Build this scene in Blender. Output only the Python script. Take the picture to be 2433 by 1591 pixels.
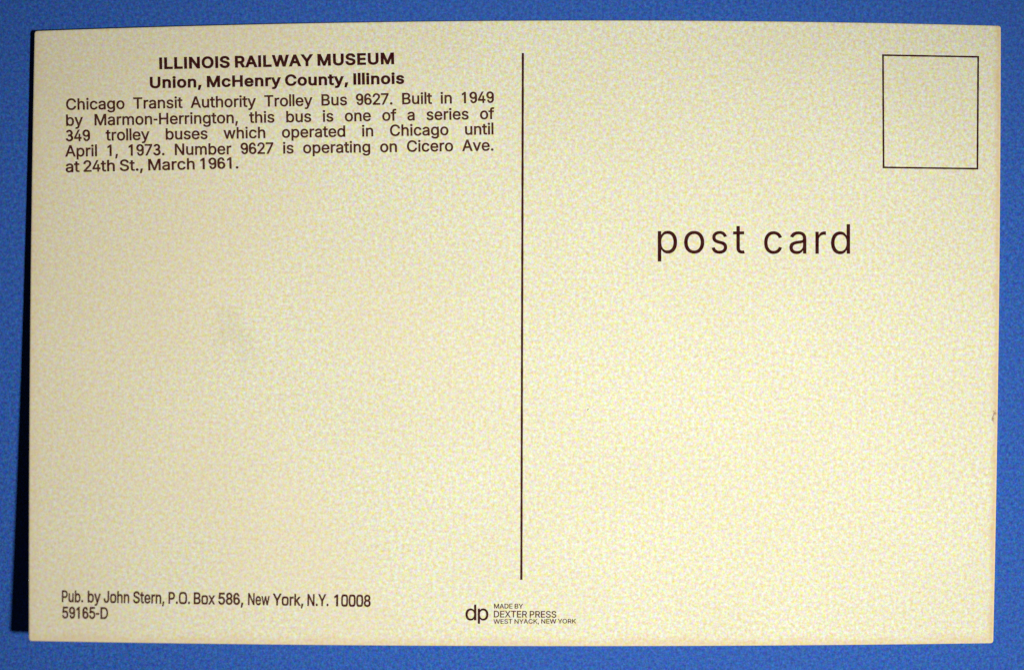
# Back of an old postcard lying on a matt blue surface, one lamp from the right.
import bpy, bmesh, math
from mathutils import Vector
from mathutils.geometry import delaunay_2d_cdt
from math import sin, cos, pi, radians

sc = bpy.context.scene
for o in list(bpy.data.objects):
    bpy.data.objects.remove(o)

# ------------------------------------------------------------------ camera
D = 0.40                       # lens to table, metres
PX = 0.1481 / 2433             # metres per photograph pixel on the table
cam_data = bpy.data.cameras.new('camera')
cam_data.sensor_width = 36
cam_data.lens = 36 * D / (2433 * PX)
cam_data.clip_start = 0.01
cam_data.clip_end = 50
cam_data.dof.use_dof = True
cam_data.dof.focus_distance = D - 0.0004
cam_data.dof.aperture_fstop = 4.5
cam = bpy.data.objects.new('camera', cam_data)
cam.location = (0, 0, D)
sc.collection.objects.link(cam)
sc.camera = cam
sc.render.resolution_x = 1024
sc.render.resolution_y = 669

# ------------------------------------------------------------------ world, lamp, exposure
world = bpy.data.worlds.new('World')
sc.world = world
world.use_nodes = True
bg = world.node_tree.nodes['Background']
bg.inputs['Color'].default_value = (1.0, 0.80, 0.62, 1)
bg.inputs['Strength'].default_value = 0.014

ld = bpy.data.lights.new('lamp', 'SPOT')
ld.color = (0.93, 0.97, 0.94)
ld.energy = 56.0
ld.shadow_soft_size = 0.062
ld.spot_size = radians(16.5)
ld.spot_blend = 1.0
lamp = bpy.data.objects.new('lamp', ld)
lamp.location = (0.54, -0.151, 0.81)
aim = Vector((0.014, -0.018, 0))
lamp.rotation_euler = (aim - lamp.location).to_track_quat('-Z', 'Y').to_euler()
sc.collection.objects.link(lamp)

sc.view_settings.view_transform = 'Standard'
sc.view_settings.look = 'None'
sc.view_settings.exposure = 0
sc.view_settings.gamma = 1
sc.view_settings.use_curve_mapping = False
sc.render.filter_size = 1.75

# ------------------------------------------------------------------ materials
def new_mat(name):
    m = bpy.data.materials.new(name)
    m.use_nodes = True
    nt = m.node_tree
    return m, nt, nt.nodes['Principled BSDF']

def nnode(nt, kind, **kw):
    n = nt.nodes.new(kind)
    for k, v in kw.items():
        setattr(n, k, v)
    return n

def noise(nt, vec, scale, detail=2.0, rough=0.5, w=None):
    n = nnode(nt, 'ShaderNodeTexNoise')
    n.inputs['Scale'].default_value = scale
    n.inputs['Detail'].default_value = detail
    n.inputs['Roughness'].default_value = rough
    n.noise_dimensions = '2D'
    off = nnode(nt, 'ShaderNodeVectorMath', operation='ADD')
    off.inputs[1].default_value = (3.137 + 0.731 * (w or 0), 1.713 + 0.417 * (w or 0), 0)
    nt.links.new(vec, off.inputs[0])
    nt.links.new(off.outputs[0], n.inputs['Vector'])
    return n.outputs['Fac']

def remap(nt, val, a, b, lo, hi, smooth=False):
    n = nnode(nt, 'ShaderNodeMapRange')
    n.interpolation_type = 'SMOOTHSTEP' if smooth else 'LINEAR'
    n.inputs['From Min'].default_value = a
    n.inputs['From Max'].default_value = b
    n.inputs['To Min'].default_value = lo
    n.inputs['To Max'].default_value = hi
    nt.links.new(val, n.inputs['Value'])
    return n.outputs['Result']

def mathn(nt, op, a, b=None, c=None):
    n = nnode(nt, 'ShaderNodeMath', operation=op)
    for i, v in enumerate((a, b, c)):
        if v is None: continue
        if isinstance(v, (int, float)): n.inputs[i].default_value = v
        else: nt.links.new(v, n.inputs[i])
    return n.outputs[0]

def mix(nt, fac, a, b, mode='MIX'):
    n = nnode(nt, 'ShaderNodeMix', data_type='RGBA', blend_type=mode)
    n.clamp_factor = True
    for s, v in ((n.inputs[0], fac), (n.inputs[6], a), (n.inputs[7], b)):
        if isinstance(v, (int, float)): s.default_value = v
        elif isinstance(v, tuple): s.default_value = v if len(v) == 4 else (*v, 1)
        else: nt.links.new(v, s)
    return n.outputs[2]

def fleck(nt, vec, base, chroma, grain):
    """base colour with speckle of independent red, green and blue, and a colourless fine grain."""
    def field(scale, detail, rough, off):
        o = nnode(nt, 'ShaderNodeVectorMath', operation='ADD')
        o.inputs[1].default_value = (off, off * 0.37, 0)
        nt.links.new(vec, o.inputs[0])
        n = nnode(nt, 'ShaderNodeTexNoise', noise_dimensions='2D')
        n.inputs['Scale'].default_value = scale
        n.inputs['Detail'].default_value = detail
        n.inputs['Roughness'].default_value = rough
        nt.links.new(o.outputs[0], n.inputs['Vector'])
        return n
    def around_one(sock, amp, prev):
        o = nnode(nt, 'ShaderNodeVectorMath', operation='MULTIPLY_ADD')      # 1 + amp * 2 * (x - 0.5)
        nt.links.new(sock, o.inputs[0])
        o.inputs[1].default_value = tuple(2 * a for a in amp)
        o.inputs[2].default_value = tuple(1 - a for a in amp)
        m = nnode(nt, 'ShaderNodeVectorMath', operation='MULTIPLY')
        nt.links.new(o.outputs[0], m.inputs[0])
        if isinstance(prev, tuple): m.inputs[1].default_value = prev
        else: nt.links.new(prev, m.inputs[1])
        x = nnode(nt, 'ShaderNodeVectorMath', operation='MAXIMUM')
        nt.links.new(m.outputs[0], x.inputs[0])
        x.inputs[1].default_value = (0.004, 0.004, 0.004)
        return x.outputs[0]
    c = around_one(field(1800, 3.0, 0.70, 2.3).outputs['Color'], chroma, base)
    return around_one(field(3300, 3.0, 0.75, 7.9).outputs['Fac'], grain, c)

def paper_material():
    m, nt, p = new_mat('aged_card_paper')
    tc = nnode(nt, 'ShaderNodeTexCoord')
    ob = tc.outputs['Object']
    uvs = nnode(nt, 'ShaderNodeSeparateXYZ')
    nt.links.new(tc.outputs['UV'], uvs.inputs[0])
    u, v = uvs.outputs[0], uvs.outputs[1]
    # mottled stock: every colour of fleck in the cream, plus a fine grain
    c = fleck(nt, ob, (0.824, 0.760, 0.552), (0.30, 0.50, 1.30), (0.30, 0.30, 0.30))
    # broad faint blotching
    bl = remap(nt, noise(nt, ob, 55, 3.0, 0.55, 5.0), 0.3, 0.7, 0.0, 0.10)
    c = mix(nt, bl, c, (0.62, 0.50, 0.30))
    # yellowed margin along the right and the bottom edge, wavy
    wob = noise(nt, ob, 260, 3.0, 0.6, 2.2)
    er = mathn(nt, 'MULTIPLY', mathn(nt, 'SUBTRACT', 1.0, u), 139.7)      # mm from right edge
    eb = mathn(nt, 'MULTIPLY', v, 88.9)                                   # mm from bottom edge
    el = mathn(nt, 'MULTIPLY', u, 139.7)
    wr = mathn(nt, 'MULTIPLY', remap(nt, mathn(nt, 'ADD', er, remap(nt, wob, 0.3, 0.7, -0.3, 0.3)), 0.1, 1.15, 1, 0, True), 0.60)
    wb = mathn(nt, 'MULTIPLY', remap(nt, mathn(nt, 'ADD', eb, remap(nt, wob, 0.3, 0.7, -0.4, 0.4)), 0.1, 1.6, 1, 0, True), 0.38)
    wl = mathn(nt, 'MULTIPLY', remap(nt, mathn(nt, 'ADD', el, remap(nt, wob, 0.3, 0.7, -0.5, 0.5)), 0.0, 2.0, 1, 0, True), 0.25)
    c = mix(nt, mathn(nt, 'MAXIMUM', mathn(nt, 'MAXIMUM', wr, wb), wl), c, (0.74, 0.47, 0.20))
    left_falloff = mathn(nt, 'ADD', el, remap(nt, noise(nt, ob, 40, 3.0, 0.5, 6.6), 0.3, 0.7, -22, 22))  # warmer tint towards the left: light falloff put into the paper colour
    c = mix(nt, remap(nt, left_falloff, 0, 70, 0.30, 0.0, True), c, (0.86, 0.66, 0.44))
    # two faint warm grey finger smudges
    for (su, sv, ru, rv, k) in ((0.203, 0.515, 0.020, 0.050, 0.12), (0.222, 0.465, 0.014, 0.040, 0.10)):
        du = mathn(nt, 'DIVIDE', mathn(nt, 'SUBTRACT', u, su), ru)
        dv = mathn(nt, 'DIVIDE', mathn(nt, 'SUBTRACT', v, sv), rv)
        r = mathn(nt, 'SQRT', mathn(nt, 'ADD', mathn(nt, 'MULTIPLY', du, du), mathn(nt, 'MULTIPLY', dv, dv)))
        r = mathn(nt, 'ADD', r, remap(nt, noise(nt, ob, 180, 3.0, 0.6, su * 30), 0.3, 0.7, -0.4, 0.4))
        c = mix(nt, mathn(nt, 'MULTIPLY', remap(nt, r, 0.0, 1.3, 1, 0, True), k), c, (0.36, 0.27, 0.15))
    # grubby crescent at the small dent in the right edge
    nu, nv = 0.9985, 1 - 0.636
    du = mathn(nt, 'MULTIPLY', mathn(nt, 'SUBTRACT', u, nu), 139.7)
    dv = mathn(nt, 'MULTIPLY', mathn(nt, 'SUBTRACT', v, nv), 88.9 * 0.62)
    r = mathn(nt, 'SQRT', mathn(nt, 'ADD', mathn(nt, 'MULTIPLY', du, du), mathn(nt, 'MULTIPLY', dv, dv)))
    r = mathn(nt, 'ADD', r, remap(nt, noise(nt, ob, 1700, 2.0, 0.6, 12.0), 0.3, 0.7, -0.22, 0.22))
    ringd = mathn(nt, 'ABSOLUTE', mathn(nt, 'SUBTRACT', r, 0.5))
    part_arc = remap(nt, mathn(nt, 'ADD', du, mathn(nt, 'MULTIPLY', dv, -0.5)), -0.5, 0.05, 1, 0, True)
    c = mix(nt, mathn(nt, 'MULTIPLY', remap(nt, ringd, 0.03, 0.20, 0.9, 0.0, True), part_arc), c, (0.38, 0.22, 0.14))
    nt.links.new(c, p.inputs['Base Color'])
    p.inputs['Roughness'].default_value = 0.85
    p.inputs['Specular IOR Level'].default_value = 0.15
    bp = nnode(nt, 'ShaderNodeBump')
    bp.inputs['Strength'].default_value = 0.03
    bp.inputs['Distance'].default_value = 0.00003
    nt.links.new(noise(nt, ob, 2600, 4.0, 0.6, 9.0), bp.inputs['Height'])
    nt.links.new(bp.outputs[0], p.inputs['Normal'])
    return m

def ink_material(name, col, fade=0.0, fade_col=(0.45, 0.30, 0.15)):
    m, nt, p = new_mat(name)
    tc = nnode(nt, 'ShaderNodeTexCoord')
    n = remap(nt, noise(nt, tc.outputs['Object'], 1300, 4.0, 0.7), 0.35, 0.7, 0, 1)
    c = mix(nt, mathn(nt, 'MULTIPLY', n, fade), col, fade_col)
    nt.links.new(c, p.inputs['Base Color'])
    p.inputs['Roughness'].default_value = 0.8
    p.inputs['Specular IOR Level'].default_value = 0.04
    return m

def surface_material():
    m, nt, p = new_mat('matt_blue_board')
    tc = nnode(nt, 'ShaderNodeTexCoord')
    ob = tc.outputs['Object']
    c = fleck(nt, ob, (0.034, 0.114, 0.44), (1.8, 1.1, 0.75), (0.80, 0.80, 0.80))
    bl = remap(nt, noise(nt, ob, 30, 3.0, 0.5, 7.0), 0.3, 0.7, 0.0, 0.18)
    c = mix(nt, bl, c, (0.042, 0.098, 0.38))
    nt.links.new(c, p.inputs['Base Color'])
    p.inputs['Roughness'].default_value = 0.8
    p.inputs['Specular IOR Level'].default_value = 0.12
    bp = nnode(nt, 'ShaderNodeBump')
    bp.inputs['Strength'].default_value = 0.05
    bp.inputs['Distance'].default_value = 0.00004
    nt.links.new(noise(nt, ob, 2200, 4.0, 0.6, 2.0), bp.inputs['Height'])
    nt.links.new(bp.outputs[0], p.inputs['Normal'])
    return m

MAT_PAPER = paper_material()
MAT_BLUE = surface_material()
MAT_INK = ink_material('dark_maroon_ink', (0.040, 0.0012, 0.004), 0.06)
MAT_INK_THIN = ink_material('brown_black_ink', (0.058, 0.004, 0.005), 0.16)

# ------------------------------------------------------------------ the shape of the card
THICK = 0.00036
W_MM, H_MM = 139.7, 88.9
LIFT = ((0.0, .80), (.15, .85), (.37, 1.35), (.5, 1.85), (.65, 2.5), (.78, 3.25), (.92, 4.1), (1.0, 4.7))

def left_lift(v):              # mm the left edge stands off the table, v = 0 top .. 1 bottom
    v = min(max(v, 0), 1)
    return 0.78 + 0.25 * v + 3.70 * v ** 2.1

def height(u, v):              # underside of the sheet, metres
    w = max(0.0, 1 - u)
    z = left_lift(v) * w ** 1.7 + 0.35 * sin(pi * min(max(v, 0), 1)) * (4 * u * (1 - u)) * 0.6
    return max(z, 0) * 0.001 + 0.00002

def edge_pt(u, v):
    """Outline of the trimmed card (slightly bowed edges), in photograph pixels."""
    top = (81.5 + 2296.5 * u, 74 - 12.5 * u - 18.5 * 4 * u * (1 - u))
    bot = (68 + 2292 * u, 1521.5 + 5.5 * u + 9.5 * 4 * u * (1 - u))
    lef = (81.5 - 13.5 * v - 4 * 4 * v * (1 - v), 74 + 1447.5 * v)
    rig = (2378 - 18 * v + 4 * 4 * v * (1 - v), 61.5 + 1465.5 * v)
    c00, c10, c01, c11 = (81.5, 74), (2378, 61.5), (68, 1521.5), (2360, 1527)
    r = []
    for k in range(2):
        r.append((1 - v) * top[k] + v * bot[k] + (1 - u) * lef[k] + u * rig[k]
                 - ((1 - u) * (1 - v) * c00[k] + u * (1 - v) * c10[k] + (1 - u) * v * c01[k] + u * v * c11[k]))
    return r

def card_point(u, v, up=0.0):
    """A point of the sheet: (u, v) across and down the card, up = above its underside."""
    z = height(u, v) + up
    x, y = edge_pt(u, v)
    k = PX * (D - height(u, v) - THICK) / D
    return Vector(((x - 1216.5) * k, -(y - 795.5) * k, z))

def to_uv(x, y):
    u, v = (x - 75) / 2294, (y - 68) / 1456
    for _ in range(12):
        p = edge_pt(u, v)
        u -= (p[0] - x) / 2294
        v -= (p[1] - y) / 1456
    return u, v

# ------------------------------------------------------------------ setting
me = bpy.data.meshes.new('table_surface')
bm = bmesh.new()
bmesh.ops.create_grid(bm, x_segments=8, y_segments=8, size=0.6)
bm.to_mesh(me); bm.free()
table = bpy.data.objects.new('table_surface', me)
me.materials.append(MAT_BLUE)
sc.collection.objects.link(table)
table['kind'] = 'structure'
table['label'] = 'plain matt blue surface under the postcard'

# ------------------------------------------------------------------ the postcard
root = bpy.data.objects.new('postcard', None)
root.empty_display_size = 0.02
root['label'] = 'cream back of a printed postcard, left edge curling up off the blue surface'
root['category'] = 'postcard'
sc.collection.objects.link(root)

def part(name, mesh, mat, parent=root, label=None):
    o = bpy.data.objects.new(name, mesh)
    mesh.materials.append(mat)
    sc.collection.objects.link(o)
    o.parent = parent
    if label: o['label'] = label
    return o

def build_card():
    fine = [0, .0006, .0014, .0026, .0045, .008]
    us = fine + [i / 90 for i in range(1, 90) if .012 < i / 90 < .988] + [1 - f for f in reversed(fine)]
    fv = [f * 1.57 for f in fine]
    vs = fv + [i / 60 for i in range(1, 60) if .018 < i / 60 < .982] + [1 - f for f in reversed(fv)]
    R = 0.4                                     # corner radius in mm
    def corner(u, v):                           # round the four corners off
        x, y = u * W_MM, v * H_MM
        cx = R if x < R else (W_MM - R if x > W_MM - R else None)
        cy = R if y < R else (H_MM - R if y > H_MM - R else None)
        if cx is None or cy is None: return u, v
        dx, dy = x - cx, y - cy
        m = max(abs(dx), abs(dy)); l = math.hypot(dx, dy)
        if l < 1e-9: return u, v
        s = m / l
        s = 1 + (s - 1) * (m / R)
        return (cx + dx * s) / W_MM, (cy + dy * s) / H_MM
    bm = bmesh.new()
    uvl = bm.loops.layers.uv.new('UVMap')
    rows = {}
    n, m = len(us), len(vs)
    for side in (0, 1):
        for j, v in enumerate(vs):
            for i, u in enumerate(us):
                uu, vv = corner(u, v)
                up = THICK if side else 0.0
                d = min(u * W_MM, (1 - u) * W_MM, v * H_MM, (1 - v) * H_MM)   # mm in from the cut
                soft = 0.00009 * max(0.0, 1 - d / 0.18) ** 2
                up += -soft if side else soft
                rows[side, j, i] = (bm.verts.new(card_point(uu, vv, up)), (uu, 1 - vv))
    def face(keys):
        f = bm.faces.new([rows[k][0] for k in keys])
        f.smooth = True
        for l, k in zip(f.loops, keys): l[uvl].uv = rows[k][1]
    for j in range(m - 1):
        for i in range(n - 1):
            face([(1, j + 1, i), (1, j + 1, i + 1), (1, j, i + 1), (1, j, i)])
            face([(0, j, i), (0, j, i + 1), (0, j + 1, i + 1), (0, j + 1, i)])
    ring = [(0, i) for i in range(n - 1)] + [(j, n - 1) for j in range(m - 1)] + \
           [(m - 1, i) for i in range(n - 1, 0, -1)] + [(j, 0) for j in range(m - 1, 0, -1)]
    for k in range(len(ring)):
        a, b = ring[k], ring[(k + 1) % len(ring)]
        face([(1, *a), (1, *b), (0, *b), (0, *a)])
    me = bpy.data.meshes.new('card_sheet')
    bm.to_mesh(me); bm.free()
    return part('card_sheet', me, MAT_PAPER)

card = build_card()

# ------------------------------------------------------------------ lettering
# Sans-serif letter outlines, 1000 units per em: width, then closed loops of x,y pairs.
GLYPHS = {
    ',': (188, [[[38,-119],[68,71],[137,71],[84,-119]]]),
    '-': (453, [[[337,244],[337,188],[114,188],[114,244]]]),
    '.': (188, [[[95,-4],[78,-1],[63,9],[53,24],[50,41],[53,59],[63,73],[78,83],[95,87],[113,83],[128,73],[138,59],[141,41],[138,24],[128,9],[113,-1]]]),
    '0': (453, [[[227,-7],[191,-3],[158,7],[130,24],[105,48],[85,77],[69,113],[57,155],[50,202],[48,254],[50,306],[57,353],[69,395],[85,431],[106,461],[130,484],[159,502],[191,512],[227,516],[262,512],[295,502],[323,484],[348,461],[368,431],[384,395],[396,353],[403,306],[405,254],[403,202],[396,155],[384,113],[368,77],[348,48],[323,24],[295,7],[263,-3]],[[227,50],[261,56],[290,74],[306,92],[320,116],[330,144],[338,176],[342,213],[344,254],[342,295],[338,332],[330,365],[320,393],[306,416],[290,435],[261,453],[227,460],[192,453],[163,435],[147,416],[134,393],[123,365],[115,332],[111,295],[109,254],[111,213],[115,176],[123,144],[134,116],[147,92],[163,74],[192,56]]]),
    '2': (453, [[[64,0],[64,47],[234,229],[261,257],[282,282],[299,305],[311,327],[318,348],[320,371],[317,397],[308,419],[293,436],[273,449],[250,457],[224,460],[196,457],[172,447],[153,433],[139,413],[130,390],[127,362],[66,362],[68,391],[75,418],[86,442],[111,473],[143,496],[168,507],[196,513],[225,516],[254,513],[281,507],[306,497],[337,474],[361,445],[376,411],[381,372],[378,345],[371,318],[357,290],[336,259],[317,235],[294,209],[267,180],[153,60],[153,57],[389,57],[389,0]]]),
    '4': (453, [[[40,105],[40,158],[247,509],[311,509],[109,166],[109,163],[413,163],[413,105]],[[282,0],[282,121],[282,146],[282,318],[343,318],[343,0]]]),
    '5': (453, [[[221,-7],[192,-5],[165,1],[140,11],[108,32],[83,60],[66,93],[60,130],[122,130],[127,108],[138,89],[154,73],[173,60],[196,52],[221,50],[250,53],[276,64],[298,82],[314,104],[324,131],[328,162],[324,193],[314,221],[297,244],[275,262],[248,273],[218,277],[192,275],[167,268],[145,258],[128,246],[67,253],[96,509],[366,509],[366,452],[151,452],[134,301],[136,301],[155,315],[178,325],[203,331],[229,334],[263,330],[294,321],[321,306],[345,285],[364,260],[379,231],[388,199],[391,163],[388,132],[381,102],[369,76],[352,52],[332,32],[309,15],[282,3],[253,-4]]]),
    '7': (453, [[[97,0],[323,448],[323,452],[62,452],[62,509],[391,509],[391,449],[165,0]]]),
    '8': (453, [[[226,-7],[193,-5],[163,1],[136,11],[101,33],[74,62],[57,96],[52,135],[55,166],[65,195],[81,220],[101,241],[125,256],[153,265],[153,267],[119,282],[93,308],[76,342],[70,380],[75,417],[90,450],[114,477],[146,498],[170,508],[197,514],[226,516],[255,514],[282,508],[306,498],[337,477],[361,450],[377,417],[382,380],[376,342],[359,308],[333,282],[300,267],[300,265],[327,256],[351,241],[372,220],[387,195],[397,166],[401,135],[395,96],[378,62],[352,33],[317,11],[289,1],[259,-5]],[[226,49],[258,52],[285,60],[307,74],[323,91],[333,113],[337,139],[333,165],[322,189],[305,208],[283,223],[256,232],[226,235],[196,232],[169,223],[147,208],[130,189],[119,165],[115,139],[119,113],[129,91],[145,74],[167,60],[195,52]],[[226,290],[252,292],[274,300],[293,313],[307,330],[316,351],[319,376],[316,399],[308,420],[294,437],[275,449],[252,457],[226,460],[200,457],[177,449],[159,437],[145,420],[136,399],[133,376],[136,351],[145,330],[159,313],[178,300],[201,292]]]),
    'A': (480, [[[16,0],[201,509],[276,509],[463,0],[395,0],[287,302],[276,334],[264,372],[255,402],[244,438],[232,478],[245,478],[233,437],[222,402],[213,371],[201,333],[191,302],[85,0]],[[110,142],[110,199],[370,199],[370,142]]]),
    'B': (456, [[[60,0],[60,509],[241,509],[274,507],[304,501],[329,491],[359,469],[381,442],[394,410],[398,374],[395,344],[387,320],[373,301],[356,286],[336,275],[315,267],[315,262],[339,257],[363,245],[385,227],[402,203],[414,173],[418,136],[413,100],[400,67],[377,39],[344,18],[317,8],[284,2],[247,0]],[[125,57],[245,57],[281,60],[309,67],[330,80],[349,105],[355,137],[352,161],[342,184],[327,203],[306,218],[279,228],[248,231],[125,231]],[[125,285],[238,285],[265,288],[288,296],[308,309],[323,326],[333,348],[336,372],[330,403],[313,429],[283,446],[240,452],[125,452]]]),
    'C': (510, [[[267,-7],[225,-3],[186,7],[150,25],[119,49],[92,79],[70,115],[53,157],[44,203],[40,254],[44,305],[53,352],[70,393],[92,429],[119,459],[150,484],[186,501],[225,512],[267,516],[305,513],[340,504],[373,490],[402,471],[427,447],[448,418],[463,385],[473,348],[408,348],[401,373],[389,395],[375,413],[357,428],[337,440],[315,449],[292,454],[267,456],[237,453],[209,445],[184,432],[161,414],[141,391],[125,364],[113,332],[106,295],[103,254],[106,213],[113,177],[125,145],[141,117],[161,94],[184,76],[210,63],[237,56],[267,53],[292,55],[315,60],[337,69],[357,81],[375,96],[389,114],[401,136],[408,160],[473,160],[463,124],[448,91],[428,62],[402,38],[373,19],[341,5],[305,-4]]]),
    'D': (502, [[[219,0],[96,0],[96,57],[215,57],[254,60],[288,68],[318,81],[343,99],[363,122],[379,149],[390,181],[397,216],[399,255],[397,294],[390,329],[379,361],[364,388],[344,410],[320,428],[291,441],[258,449],[221,452],[93,452],[93,509],[225,509],[273,505],[315,495],[353,478],[385,455],[412,426],[433,391],[449,351],[458,306],[462,255],[458,205],[449,159],[433,119],[411,83],[384,54],[351,31],[312,14],[268,3]],[[125,509],[125,0],[60,0],[60,509]]]),
    'E': (419, [[[60,0],[60,509],[372,509],[372,452],[125,452],[125,286],[355,286],[355,229],[125,229],[125,57],[375,57],[375,0]]]),
    'H': (517, [[[60,0],[60,509],[125,509],[125,289],[392,289],[392,509],[457,509],[457,0],[392,0],[392,232],[125,232],[125,0]]]),
    'J': (396, [[[185,-7],[143,-2],[106,11],[75,33],[52,63],[38,100],[33,145],[33,173],[98,173],[98,145],[104,104],[122,74],[149,56],[185,50],[220,56],[248,74],[266,104],[272,145],[272,509],[336,509],[336,145],[332,100],[318,63],[294,33],[263,11],[227,-2]]]),
    'K': (467, [[[104,145],[104,216],[122,239],[139,261],[157,282],[174,303],[193,324],[212,344],[364,509],[448,509],[231,276],[228,276]],[[60,0],[60,509],[125,509],[125,334],[124,225],[125,193],[125,0]],[[372,0],[188,259],[228,309],[449,0]]]),
    'L': (393, [[[60,0],[60,509],[125,509],[125,57],[361,57],[361,0]]]),
    'M': (628, [[[60,0],[60,509],[152,509],[277,187],[282,174],[287,159],[293,141],[299,123],[305,103],[311,84],[317,65],[322,49],[307,49],[312,65],[318,83],[324,102],[330,121],[336,140],[342,158],[348,174],[352,187],[476,509],[568,509],[568,0],[504,0],[504,291],[504,308],[504,327],[505,347],[505,369],[506,413],[507,435],[507,457],[513,457],[505,433],[498,409],[490,386],[482,363],[474,341],[467,322],[461,305],[456,291],[342,0],[286,0],[170,291],[165,304],[159,321],[152,340],[145,361],[137,384],[129,408],[121,432],[112,457],[119,457],[119,437],[120,416],[120,394],[121,372],[122,328],[122,309],[122,291],[122,0]]]),
    'N': (523, [[[60,0],[60,509],[136,509],[343,183],[352,169],[363,151],[375,130],[388,107],[401,82],[414,55],[405,54],[402,81],[401,108],[400,134],[399,157],[399,178],[399,195],[399,509],[463,509],[463,0],[387,0],[202,290],[190,310],[177,331],[164,354],[148,381],[136,402],[123,425],[108,452],[119,454],[121,417],[122,384],[123,354],[124,328],[125,307],[125,291],[125,0]]]),
    'O': (533, [[[267,-7],[225,-3],[186,7],[150,25],[119,49],[92,79],[70,115],[53,157],[44,203],[40,254],[44,305],[53,352],[70,393],[92,429],[119,459],[150,484],[186,501],[225,512],[267,516],[309,512],[348,501],[384,484],[415,459],[442,429],[464,393],[480,352],[490,305],[493,254],[490,203],[480,157],[464,115],[442,79],[415,49],[384,25],[348,7],[309,-3]],[[267,53],[296,55],[324,63],[349,76],[372,94],[392,116],[408,144],[420,176],[428,213],[430,254],[428,295],[420,332],[408,365],[392,392],[372,415],[349,433],[324,446],[296,453],[267,456],[237,453],[210,445],[184,433],[161,415],[142,392],[125,364],[113,332],[106,295],[103,254],[106,213],[113,176],[125,144],[142,117],[161,94],[184,76],[210,63],[237,55]]]),
    'P': (445, [[[60,0],[60,509],[235,509],[272,506],[305,499],[332,487],[356,471],[375,452],[390,430],[400,404],[407,377],[409,348],[407,318],[400,291],[390,265],[375,243],[356,223],[332,207],[305,195],[272,188],[235,186],[109,186],[109,242],[233,242],[269,246],[297,256],[318,272],[333,294],[342,319],[344,348],[342,376],[333,402],[318,423],[297,439],[268,449],[232,452],[125,452],[125,0]]]),
    'R': (449, [[[60,0],[60,509],[236,509],[273,506],[305,500],[333,489],[367,465],[390,433],[401,408],[407,381],[409,352],[407,323],[401,296],[390,271],[367,240],[333,217],[305,206],[273,200],[236,198],[96,198],[96,255],[234,255],[269,258],[298,267],[319,281],[334,300],[342,324],[345,352],[342,380],[334,405],[319,425],[298,440],[269,449],[233,452],[125,452],[125,0]],[[353,0],[230,229],[303,229],[428,0]]]),
    'S': (447, [[[224,-9],[188,-7],[156,-1],[128,9],[102,23],[81,40],[64,60],[51,83],[42,109],[38,137],[104,137],[110,110],[123,88],[142,71],[166,59],[194,52],[224,49],[257,52],[286,60],[311,74],[329,92],[341,114],[346,139],[342,161],[332,179],[316,193],[296,205],[272,214],[245,222],[184,239],[145,253],[112,269],[86,289],[67,313],[56,341],[52,372],[58,413],[75,448],[92,468],[113,484],[138,498],[165,508],[195,514],[227,516],[259,514],[289,508],[316,498],[351,476],[377,449],[394,415],[401,378],[337,378],[326,412],[302,437],[280,449],[254,456],[225,459],[194,456],[167,448],[145,435],[129,418],[118,398],[115,376],[119,352],[131,334],[148,319],[169,308],[191,300],[212,293],[264,279],[287,272],[312,264],[336,252],[359,238],[379,220],[395,198],[405,171],[408,139],[403,99],[386,64],[370,43],[349,25],[323,11],[294,0],[261,-7]]]),
    'T': (449, [[[32,452],[32,509],[417,509],[417,452],[257,452],[257,0],[193,0],[193,452]]]),
    'U': (517, [[[259,-8],[220,-6],[186,2],[154,15],[126,33],[103,55],[85,80],[71,108],[63,140],[60,173],[60,509],[124,509],[124,178],[128,144],[141,113],[160,87],[187,68],[220,56],[259,52],[298,56],[331,68],[357,87],[377,113],[389,144],[393,178],[393,509],[457,509],[457,173],[454,140],[446,108],[433,80],[414,55],[391,33],[363,15],[332,2],[297,-6]]]),
    'W': (686, [[[155,0],[16,509],[82,509],[163,196],[170,171],[175,145],[181,120],[187,94],[192,67],[197,40],[189,40],[194,67],[200,94],[205,120],[211,145],[218,171],[224,196],[306,509],[380,509],[462,196],[468,171],[474,145],[480,120],[486,94],[492,67],[497,40],[488,40],[493,67],[499,94],[504,120],[510,145],[517,171],[523,196],[603,509],[670,509],[530,0],[455,0],[368,323],[359,356],[351,391],[346,417],[341,445],[336,475],[350,475],[345,446],[340,420],[335,395],[327,359],[318,323],[230,0]]]),
    'X': (474, [[[18,0],[217,284],[217,236],[29,509],[104,509],[178,400],[192,379],[204,361],[214,345],[223,329],[233,312],[243,292],[232,292],[243,311],[252,329],[261,345],[272,361],[284,379],[298,400],[374,509],[446,509],[259,239],[259,287],[456,0],[382,0],[292,129],[279,149],[268,165],[259,180],[250,195],[241,212],[230,231],[244,231],[235,213],[225,196],[216,181],[206,166],[195,149],[182,129],[91,0]]]),
    'Y': (472, [[[203,0],[203,208],[16,509],[91,509],[192,344],[208,318],[222,292],[236,264],[250,230],[224,230],[237,265],[251,293],[265,318],[280,344],[381,509],[455,509],[268,208],[268,0]]]),
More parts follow.
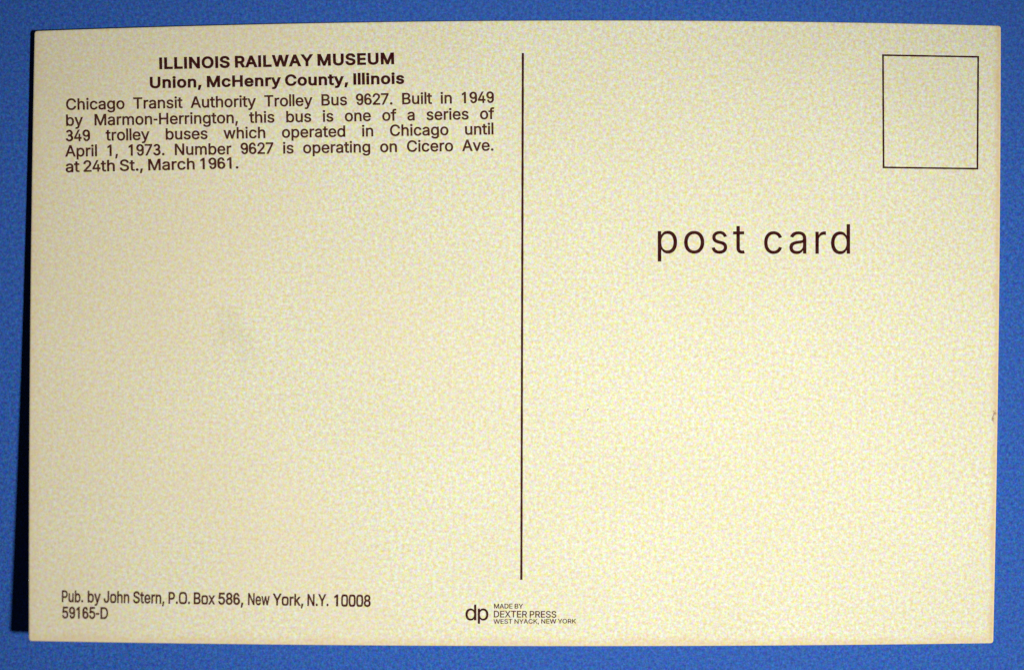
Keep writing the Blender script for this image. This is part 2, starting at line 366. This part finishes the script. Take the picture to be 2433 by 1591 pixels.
    'a': (389, [[[160,-9],[126,-5],[94,5],[68,22],[48,45],[35,73],[30,108],[34,138],[43,161],[58,179],[78,193],[100,203],[125,211],[152,216],[178,220],[209,224],[234,227],[252,230],[265,235],[273,243],[276,255],[276,257],[273,279],[267,297],[256,311],[240,322],[220,329],[196,331],[171,329],[149,322],[132,313],[118,301],[107,288],[100,274],[41,291],[57,322],[79,346],[104,364],[133,375],[163,382],[194,384],[215,383],[239,379],[263,372],[286,360],[306,343],[322,320],[333,290],[337,251],[337,0],[277,0],[277,52],[272,52],[264,38],[252,25],[236,12],[215,1],[190,-6]],[[170,45],[202,49],[228,59],[248,74],[263,93],[272,115],[276,138],[276,190],[270,186],[259,182],[246,179],[231,176],[216,173],[200,171],[186,169],[175,168],[154,164],[134,159],[117,150],[103,139],[95,124],[92,105],[94,87],[102,72],[114,61],[130,52],[149,47]]]),
    'b': (424, [[[229,-8],[198,-5],[172,4],[153,17],[138,31],[127,46],[118,59],[112,59],[112,0],[53,0],[53,509],[114,509],[114,319],[118,319],[127,331],[137,346],[152,360],[171,373],[197,381],[229,384],[259,382],[287,374],[313,361],[335,342],[354,320],[370,293],[381,261],[388,227],[390,189],[388,151],[381,116],[370,84],[355,57],[336,34],[313,16],[288,3],[260,-6]],[[220,47],[253,51],[279,66],[301,88],[316,117],[325,151],[328,189],[325,227],[316,261],[301,290],[280,311],[253,325],[220,330],[188,325],[161,312],[140,291],[125,263],[116,229],[113,189],[116,150],[125,115],[140,86],[162,65],[188,51]]]),
    'c': (396, [[[207,-8],[174,-5],[144,3],[117,16],[93,35],[72,58],[56,85],[44,116],[37,150],[34,187],[37,225],[44,260],[56,291],[72,318],[93,341],[117,360],[144,374],[174,382],[207,384],[234,383],[260,377],[284,368],[305,356],[324,341],[340,322],[353,301],[362,277],[303,262],[298,276],[290,289],[281,301],[270,311],[257,319],[242,325],[226,329],[207,330],[173,325],[145,310],[124,287],[108,258],[99,224],[96,187],[99,151],[108,117],[124,89],[145,66],[173,51],[207,46],[226,48],[243,52],[258,58],[271,66],[282,76],[292,89],[299,102],[304,117],[363,102],[354,78],[341,56],[325,37],[306,21],[285,9],[261,-1],[235,-6]]]),
    'd': (424, [[[195,-8],[165,-6],[137,3],[111,16],[89,34],[70,57],[55,84],[43,116],[36,151],[34,189],[36,227],[43,261],[55,293],[70,320],[89,342],[112,361],[137,374],[165,382],[196,384],[228,381],[253,373],[272,360],[287,346],[298,331],[306,319],[311,319],[311,509],[372,509],[372,0],[313,0],[313,59],[307,59],[298,46],[287,31],[272,17],[252,4],[227,-5]],[[205,47],[236,51],[263,65],[284,86],[299,115],[309,150],[312,189],[309,229],[300,263],[284,291],[263,312],[237,325],[205,330],[172,325],[145,311],[124,290],[108,261],[99,227],[96,189],[99,151],[109,117],[124,88],[145,66],[172,51]]]),
    'e': (404, [[[212,-8],[177,-5],[145,3],[117,16],[92,35],[72,58],[56,85],[44,116],[37,150],[34,187],[36,224],[44,258],[55,290],[71,317],[91,340],[115,359],[142,373],[172,382],[205,384],[236,382],[266,374],[294,361],[319,341],[341,315],[357,282],[365,256],[370,227],[371,194],[371,169],[75,169],[75,221],[338,221],[310,202],[307,237],[298,269],[283,294],[263,314],[237,326],[205,330],[173,326],[146,313],[125,294],[109,270],[99,241],[96,211],[96,178],[100,139],[110,106],[128,80],[151,61],[179,50],[212,46],[234,48],[254,53],[271,61],[285,73],[297,88],[306,105],[365,91],[353,63],[335,39],[311,19],[283,4],[249,-5]]]),
    'f': (254, [[[228,379],[228,327],[6,327],[6,379]],[[81,0],[81,432],[84,461],[96,486],[113,505],[135,519],[161,527],[187,530],[207,529],[222,527],[234,524],[243,521],[227,468],[222,470],[215,472],[206,473],[195,474],[171,470],[154,460],[145,443],[142,419],[142,0]]]),
    'g': (425, [[[207,-151],[168,-148],[134,-140],[105,-127],[82,-110],[64,-91],[51,-69],[101,-41],[110,-53],[122,-66],[136,-78],[154,-88],[178,-95],[207,-97],[249,-92],[282,-75],[304,-47],[311,-6],[311,68],[306,68],[298,56],[287,41],[272,28],[252,16],[227,8],[195,5],[165,7],[138,14],[113,27],[90,43],[71,65],[55,90],[43,120],[36,154],[34,191],[36,229],[43,263],[55,293],[71,320],[90,342],[112,361],[138,374],[166,382],[196,384],[228,382],[253,373],[273,360],[288,346],[299,331],[308,319],[313,319],[313,379],[372,379],[372,-9],[370,-40],[363,-67],[350,-90],[324,-117],[291,-136],[265,-144],[237,-149]],[[205,59],[237,63],[264,75],[285,95],[300,121],[309,154],[312,193],[309,231],[300,264],[285,291],[264,312],[237,325],[205,330],[172,325],[145,312],[124,290],[109,262],[99,229],[96,193],[99,155],[109,123],[124,96],[145,76],[172,63]]]),
    'h': (410, [[[114,227],[114,0],[53,0],[53,509],[114,509],[114,287],[102,287],[116,319],[132,344],[152,362],[187,379],[227,384],[264,380],[295,369],[321,349],[341,321],[350,298],[355,271],[357,240],[357,0],[296,0],[296,235],[290,275],[273,304],[246,323],[210,329],[184,326],[161,317],[141,303],[126,283],[117,257]]]),
    'i': (167, [[[53,0],[53,379],[114,379],[114,0]],[[84,443],[67,446],[54,455],[44,468],[41,483],[44,499],[54,512],[67,521],[84,524],[100,521],[114,512],[123,499],[126,483],[123,468],[114,455],[100,446]]]),
    'k': (381, [[[110,137],[110,212],[121,212],[284,379],[360,379],[184,199],[177,199]],[[53,0],[53,509],[114,509],[114,0]],[[294,0],[148,186],[191,229],[372,0]]]),
    'm': (610, [[[53,0],[53,379],[112,379],[112,295],[108,295],[118,323],[132,346],[151,363],[172,376],[195,384],[219,386],[257,380],[287,361],[309,331],[321,295],[312,295],[322,321],[337,343],[357,361],[381,375],[407,383],[437,386],[468,383],[497,372],[522,354],[541,328],[553,296],[557,255],[557,0],[496,0],[496,254],[490,289],[473,313],[447,326],[419,330],[395,328],[374,320],[358,307],[345,290],[338,270],[335,247],[335,0],[274,0],[274,260],[269,288],[253,311],[229,326],[199,330],[178,328],[158,320],[140,307],[126,289],[117,266],[114,238],[114,0]]]),
    'n': (410, [[[114,227],[114,0],[53,0],[53,379],[112,379],[112,287],[102,287],[116,319],[132,344],[152,362],[187,379],[227,384],[264,380],[295,369],[321,349],[341,321],[350,298],[355,271],[357,240],[357,0],[296,0],[296,235],[290,275],[273,304],[246,323],[210,329],[184,326],[161,317],[141,303],[126,283],[117,257]]]),
    'o': (415, [[[207,-8],[174,-5],[144,3],[117,16],[93,35],[72,58],[56,85],[44,116],[37,150],[34,187],[37,225],[44,260],[56,291],[72,318],[93,341],[117,360],[144,374],[174,382],[207,384],[241,382],[271,374],[299,360],[323,341],[343,318],[359,291],[371,260],[379,225],[381,187],[379,150],[371,116],[359,85],[343,58],[323,35],[299,16],[271,3],[241,-5]],[[207,46],[242,51],[270,66],[292,89],[307,117],[316,151],[319,187],[316,224],[307,258],[292,287],[270,310],[242,325],[207,330],[173,325],[145,310],[124,287],[108,258],[99,224],[96,187],[99,151],[108,117],[124,89],[145,66],[173,51]]]),
    'p': (424, [[[53,-143],[53,379],[112,379],[112,319],[118,319],[126,331],[137,346],[152,360],[171,373],[197,381],[229,384],[259,382],[287,374],[313,361],[335,342],[354,320],[370,293],[381,261],[388,227],[390,189],[388,151],[381,116],[370,84],[355,57],[336,34],[313,16],[288,3],[260,-6],[229,-8],[198,-5],[173,4],[153,17],[138,31],[127,46],[118,59],[114,59],[114,-143]],[[220,47],[253,51],[279,66],[301,88],[316,117],[325,151],[328,189],[325,227],[316,261],[301,290],[280,311],[253,325],[220,330],[188,325],[161,312],[140,291],[125,263],[116,229],[113,189],[116,150],[125,115],[140,86],[162,65],[188,51]]]),
    'r': (259, [[[53,0],[53,379],[112,379],[112,321],[115,321],[130,347],[152,367],[181,380],[213,385],[221,385],[229,384],[243,384],[243,322],[239,323],[230,324],[219,325],[207,326],[182,323],[159,315],[140,301],[126,284],[117,262],[114,237],[114,0]]]),
    's': (365, [[[182,-8],[145,-5],[112,3],[84,18],[62,38],[45,63],[36,94],[94,107],[105,79],[124,60],[150,49],[181,45],[217,50],[244,62],[262,81],[268,103],[265,121],[254,136],[237,147],[212,155],[149,170],[118,180],[92,192],[72,208],[53,237],[47,274],[51,305],[65,332],[87,354],[115,370],[149,381],[187,384],[223,381],[254,372],[279,358],[299,339],[314,316],[324,290],[268,277],[258,298],[243,316],[219,328],[187,333],[156,329],[131,317],[114,299],[109,277],[112,258],[124,243],[144,232],[172,223],[229,209],[261,200],[287,187],[306,171],[325,142],[331,107],[326,75],[312,47],[290,24],[260,6],[223,-5]]]),
    't': (227, [[[204,379],[204,327],[6,327],[6,379]],[[65,471],[126,471],[126,98],[128,76],[136,61],[150,53],[170,50],[177,50],[185,51],[194,52],[202,54],[213,2],[203,-1],[192,-3],[180,-4],[168,-4],[138,-1],[113,7],[92,21],[72,52],[65,93]]]),
    'u': (410, [[[182,-5],[146,-1],[115,11],[89,31],[69,59],[60,82],[54,109],[53,139],[53,379],[114,379],[114,144],[119,105],[137,75],[164,56],[200,50],[226,53],[249,62],[268,77],[283,97],[293,122],[296,153],[296,379],[357,379],[357,0],[298,0],[298,92],[307,92],[294,60],[277,35],[257,17],[222,0]]]),
    'v': (389, [[[163,0],[17,379],[84,379],[165,155],[177,121],[187,87],[196,53],[206,21],[184,21],[194,53],[203,87],[213,121],[224,155],[305,379],[371,379],[226,0]]]),
    'w': (567, [[[138,0],[23,379],[87,379],[133,214],[143,177],[154,137],[161,107],[168,75],[175,41],[165,41],[172,74],[179,105],[186,135],[192,163],[199,189],[206,214],[252,379],[316,379],[362,214],[368,189],[375,163],[382,136],[388,106],[395,75],[402,41],[391,41],[399,75],[406,106],[413,135],[420,163],[427,189],[434,214],[480,379],[545,379],[429,0],[368,0],[319,172],[312,198],[305,225],[297,252],[291,280],[284,309],[277,338],[291,338],[284,309],[277,280],[270,252],[263,225],[255,198],[248,172],[199,0]]]),
    'x': (379, [[[21,0],[171,218],[171,171],[29,379],[100,379],[147,306],[164,279],[179,253],[193,229],[207,206],[175,206],[190,229],[202,253],[216,279],[233,306],[282,379],[352,379],[209,169],[209,214],[358,0],[287,0],[231,85],[214,112],[200,136],[187,159],[173,182],[205,182],[191,159],[178,136],[165,112],[148,85],[91,0]]]),
    'y': (389, [[[47,-139],[61,-86],[71,-87],[88,-90],[104,-89],[118,-84],[130,-74],[141,-58],[151,-36],[163,-1],[17,379],[84,379],[165,155],[177,121],[187,87],[196,53],[206,21],[184,21],[193,53],[202,87],[212,121],[224,155],[305,379],[371,379],[204,-58],[191,-85],[177,-107],[159,-124],[139,-136],[117,-143],[91,-145],[77,-145],[65,-143],[54,-141]]]),
}

def arc(cx, cy, rx, ry, a0, a1, n):
    return [(cx + rx * cos(radians(a0 + (a1 - a0) * i / n)), cy + ry * sin(radians(a0 + (a1 - a0) * i / n))) for i in range(n + 1)]

def nine():
    outer = [(48, 128), (66, 62), (110, 10)] + arc(160, 150, 150, 158, -95, 0, 8) + arc(162, 352, 148, 160, 0, 205, 18)
    outer += arc(162, 352, 148, 160, 215, 306, 8) + [(246, 150)] + arc(160, 150, 88, 100, -12, -95, 6) + [(122, 68), (108, 128)]
    return outer, arc(162, 352, 84, 103, 0, -345, 20)

def flip(loop):
    return [(322 - x, 507 - y) for x, y in loop]

o9, h9 = nine()
GLYPHS['9'] = (335, [o9, h9])
GLYPHS['6'] = (335, [flip(o9), flip(h9)])
GLYPHS['3'] = (335, [arc(158, 376, 128, 136, 160, -48, 14) + arc(158, 140, 144, 147, 52, -165, 18)
                     + arc(158, 140, 80, 88, -165, 90, 14) + [(118, 228), (118, 288), (158, 288)] + arc(158, 376, 66, 77, -80, 160, 12)])
GLYPHS['1'] = (335, [[(232, 0), (166, 0), (166, 418), (70, 372), (70, 430), (186, 509), (232, 509)]])
GLYPHS['-'] = (230, [[(40, 188), (190, 188), (190, 244), (40, 244)]])
GLYPHS['I'] = (170, [[(54, 0), (54, 509), (118, 509), (118, 0)]])
GLYPHS['l'] = (150, [[(44, 0), (44, 530), (106, 530), (106, 0)]])

for ch in '0123456789':
    w, ls = GLYPHS[ch]
    b = max(x for l in ls for x, y in l) - min(x for l in ls for x, y in l)
    x0 = min(x for l in ls for x, y in l)
    k = 1.0 if ch == '1' else 318 / b
    GLYPHS[ch] = (384, [[((x - x0) * k + (70 if ch == '1' else 33), y) for x, y in l] for l in ls])

def area(l):
    return sum(l[i][0] * l[(i + 1) % len(l)][1] - l[(i + 1) % len(l)][0] * l[i][1] for i in range(len(l))) / 2

def winding(x, y, loops):
    w = 0
    for L in loops:
        for (x1, y1), (x2, y2) in zip(L, L[1:] + L[:1]):
            if (y1 > y) != (y2 > y) and x < (x2 - x1) * (y - y1) / (y2 - y1) + x1:
                w += 1 if y2 > y1 else -1
    return w

def fatten(loops, d):
    """Grow (d > 0) or thin the strokes of a letter."""
    big = max(range(len(loops)), key=lambda k: abs(area(loops[k])))
    sgn = 1 if area(loops[big]) > 0 else -1
    out = []
    for L in loops:
        n = len(L); M = []
        for i in range(n):
            (x0, y0), (x1, y1), (x2, y2) = L[i - 1], L[i], L[(i + 1) % n]
            a = Vector((x1 - x0, y1 - y0)).normalized(); b = Vector((x2 - x1, y2 - y1)).normalized()
            na, nb = Vector((a.y, -a.x)), Vector((b.y, -b.x))
            t = na + nb
            if t.length < 0.3: t = na * 0.7
            else: t = t / max(t.length_squared / 2, 0.45)
            M.append((x1 + t.x * d * sgn, y1 + t.y * d * sgn))
        out.append(M)
    return out

SPACE = 150
def bounds(ch):
    xs = [p[0] for l in GLYPHS[ch][1] for p in l]
    return min(xs), max(xs)

INK_UP = THICK + 0.000022

def fill(name, loops_px, mat, parent=root, label=None):
    """loops_px: list of letters, each a list of closed loops in photograph pixels -> one flat ink mesh on the sheet."""
    bm = bmesh.new()
    for loops in loops_px:
        big = max(loops, key=lambda l: abs(area(l)))
        sgn = 1 if area(big) > 0 else -1
        ox, oy = loops[0][0]
        co, ed = [], []
        for L in loops:
            o = len(co)
            co += [Vector(((x - ox) * 4, (y - oy) * 4)) for x, y in L]
            ed += [(o + i, o + (i + 1) % len(L)) for i in range(len(L))]
        vs, _, fs, *_ = delaunay_2d_cdt(co, ed, [], 0, 1e-4)
        bv = {}
        for f in fs:
            c = sum((vs[i] for i in f), Vector((0, 0))) / len(f)
            if winding(c.x / 4 + ox, c.y / 4 + oy, loops) * sgn <= 0: continue
            for i in f:
                if i not in bv: bv[i] = bm.verts.new(card_point(*to_uv(vs[i].x / 4 + ox, vs[i].y / 4 + oy), INK_UP))
            bm.faces.new([bv[i] for i in f])
    bmesh.ops.recalc_face_normals(bm, faces=bm.faces[:])
    for f in bm.faces:
        if f.normal.z < 0: f.normal_flip()
    me = bpy.data.meshes.new(name)
    bm.to_mesh(me); bm.free()
    return part(name, me, mat, parent, label)

def line(text, p0, p1, cap, weight=0.0, sx=None, tracking=0.0):
    """One line of type from p0 to p1 (baseline ends, pixels). With sx the word spaces stretch to fill
    the line (justified); without it the letters are scaled sideways to fit."""
    k = cap / 509.0
    pen = 0.0; spots = []; nsp = 0
    first = True
    for ch in text:
        if ch == ' ':
            pen += SPACE; nsp += 1; continue
        spots.append((ch, pen, nsp))
        pen += GLYPHS[ch][0] + tracking
    l0 = bounds(spots[0][0])[0] + spots[0][1]
    l1 = bounds(spots[-1][0])[1] + spots[-1][1]
    dx, dy = p1[0] - p0[0], p1[1] - p0[1]
    length = math.hypot(dx, dy); ex = (dx / length, dy / length); ey = (ex[1], -ex[0])
    if sx is None:
        gap = 0.0; sx = length / ((l1 - l0) * k)
    else:
        gap = (length - (l1 - l0) * k * sx) / nsp
    out = []
    for ch, x, ns in spots:
        loops = []
        for L in fatten(GLYPHS[ch][1], weight):
            Q = []
            for (gx, gy) in L:
                a = (gx + x - l0) * k * sx + gap * ns
                b = gy * k
                Q.append((p0[0] + ex[0] * a + ey[0] * b, p0[1] + ex[1] * a + ey[1] * b))
            loops.append(Q)
        out.append(loops)
    return out

def squared(loops, ch):
    """Boxier bowls for the condensed face."""
    out = []
    for L in loops:
        xs = [p[0] for p in L]; ys = [p[1] for p in L]
        x0, x1, y0, y1 = min(xs), max(xs), min(ys), max(ys)
        if ch == 'D': x0 = 2 * x0 - x1
        cx, cy, rx, ry = (x0 + x1) / 2, (y0 + y1) / 2, (x1 - x0) / 2, (y1 - y0) / 2
        f = lambda t, e: math.copysign(abs(t) ** e, t)
        out.append([(cx + rx * f((x - cx) / rx, 0.85 if ch == 'D' else 0.55), cy + ry * f((y - cy) / ry, 1.0 if ch == 'D' else 0.75)) for x, y in L])
    return out

def strip(pts, width, n=40):
    """A printed rule through pts (pixels), as quads following the sheet."""
    P = []
    for a, b in zip(pts, pts[1:]):
        for i in range(n): P.append((a[0] + (b[0] - a[0]) * i / n, a[1] + (b[1] - a[1]) * i / n))
    P.append(pts[-1])
    return P

def rule(bm, P, width, closed=False):
    n = len(P); L = []
    for i in range(n):
        a = P[(i - 1) % n] if (closed or i) else P[0]
        b = P[(i + 1) % n] if (closed or i < n - 1) else P[-1]
        c = P[i]
        d0 = Vector((c[0] - a[0], c[1] - a[1])); d1 = Vector((b[0] - c[0], b[1] - c[1]))
        if d0.length < 1e-6: d0 = d1
        if d1.length < 1e-6: d1 = d0
        d0.normalize(); d1.normalize()
        n0, n1 = Vector((-d0.y, d0.x)), Vector((-d1.y, d1.x))
        t = n0 + n1; t = t / (t.length_squared / 2)
        w = width * (0.5 + 0.05 * sin(i * 1.7) * cos(i * 0.61))
        L.append([bm.verts.new(card_point(*to_uv(c[0] + t.x * s * w, c[1] + t.y * s * w), INK_UP)) for s in (-1, 1)])
    for i in range(n if closed else n - 1):
        a, b = L[i], L[(i + 1) % n]
        f = bm.faces.new([a[0], a[1], b[1], b[0]])
    bmesh.ops.recalc_face_normals(bm, faces=bm.faces[:])
    for f in bm.faces:
        if f.normal.z < 0: f.normal_flip()

# heading, two bold lines
fill('heading_text', line('ILLINOIS RAILWAY MUSEUM', (380.5, 163.8), (935, 151.8), 25.2, 31, tracking=34), MAT_INK)
fill('subheading_text', line('Union, McHenry County, Illinois', (358, 209), (959, 198.6), 24.6, 29, tracking=30), MAT_INK)

# caption, five lines
CS = 1.02
cap = []
for t, a, b in (('Chicago Transit Authority Trolley Bus 9627. Built in 1949', (158, 261.2), (1173, 244.2)),
                ('by Marmon-Herrington, this bus is one of a series of', (158, 299), (1174, 282.8)),
                ('349 trolley buses which operated in Chicago until', (157, 335.6), (1172, 319.2)),
                ('April 1, 1973. Number 9627 is operating on Cicero Ave.', (156, 372), (1172, 357.8))):
    cap += line(t, a, b, 26.0, 15, sx=CS)
cap += line('at 24th St., March 1961.', (157, 409), (566, 400), 26.0, 15)
fill('caption_text', cap, MAT_INK_THIN)

# "post card", widely spaced light letters, each with its measured place
title = []
for ch, x0, x1 in (('p', 1563, 1608.9), ('o', 1625.5, 1673.4), ('s', 1691, 1728), ('t', 1742, 1769.5),
                   ('c', 1815.6, 1858.2), ('a', 1875.6, 1916), ('r', 1937.5, 1962.5), ('d', 1974.5, 2019.8)):
    b0, b1 = bounds(ch); k = 52.4 / 379.0
    yb = 601.4 + (x0 - 1563) * 1.8 / 457
    title.append([[(x0 + (gx - b0) / (b1 - b0) * (x1 - x0), yb - gy * k) for gx, gy in L]
                  for L in fatten(GLYPHS[ch][1], 0)])
fill('title_text', title, MAT_INK)

plain = {ch: GLYPHS[ch] for ch in 'O0oD'}
for ch in plain:
    GLYPHS[ch] = (GLYPHS[ch][0], squared(GLYPHS[ch][1], ch))
# publisher and stock number, condensed
pub = []
for word, x0, x1 in (('Pub.', 147.5, 197), ('by', 209, 238.5), ('John', 247, 306.5), ('Stern,', 317, 390), ('P.O.', 401, 451),
                     ('Box', 461, 510), ('586,', 519.5, 577.5), ('New', 590, 640), ('York,', 649, 720),
                     ('N.Y.', 731, 780), ('10008', 795, 880)):
    yb = lambda x: 1428.6 + (x - 147.3) * 11.2 / 732.7
    pub += line(word, (x0, yb(x0)), (x1, yb(x1)), 26.8, 18)
fill('publisher_text', pub, MAT_INK_THIN)
fill('stock_number_text', line('59165-D', (148.5, 1467.4), (256, 1468.8), 26.8, 18), MAT_INK_THIN)
GLYPHS.update(plain)

# printer's mark
mono = []
for ch, x0, x1 in (('d', 1106.4, 1131.4), ('p', 1135.8, 1160)):
    b0, b1 = bounds(ch); k = 27.2 / 379.0
    mono.append([[(x0 + (gx - b0) / (b1 - b0) * (x1 - x0), 1472.2 - (gy if gy > 0 else gy * .8) * k) for gx, gy in L]
                 for L in fatten(GLYPHS[ch][1], 6)])
mark = fill('press_logo', mono, MAT_INK)
fill('press_address', line('MADE BY', (1174.2, 1444.2), (1242.5, 1444.4), 11.0, 11)
     + line('DEXTER PRESS', (1173.8, 1465.2), (1321.7, 1466), 15.2, 10)
     + line('WEST NYACK, NEW YORK', (1173, 1480.4), (1368.6, 1479.6), 10.4, 10), MAT_INK_THIN, parent=mark)

# dividing rule and stamp box
bm = bmesh.new()
rule(bm, strip([(1242.4, 126.5), (1241.4, 500), (1240.2, 900), (1238.8, 1376.5)], 5, 24), 5.1)
me = bpy.data.meshes.new('divider_line'); bm.to_mesh(me); bm.free()
part('divider_line', me, MAT_INK)
bm = bmesh.new()
rule(bm, strip([(2098, 131.6), (2324.2, 135.6), (2322.4, 401), (2099.4, 398), (2098, 131.6)], 4, 20)[:-1], 4.1, True)
me = bpy.data.meshes.new('stamp_box'); bm.to_mesh(me); bm.free()
part('stamp_box', me, MAT_INK)

# a stray fleck of ink and the little crescent dent at the right edge
bm = bmesh.new()
pts = [(1394.4, 973.4), (1396.4, 971.6), (1398.4, 970.4), (1399, 971.4), (1397.4, 972.8), (1395.2, 974)]
f = bm.faces.new([bm.verts.new(card_point(*to_uv(*p), INK_UP)) for p in pts])
if f.normal.z < 0: f.normal_flip()
me = bpy.data.meshes.new('ink_fleck'); bm.to_mesh(me); bm.free()
part('ink_fleck', me, MAT_INK_THIN)
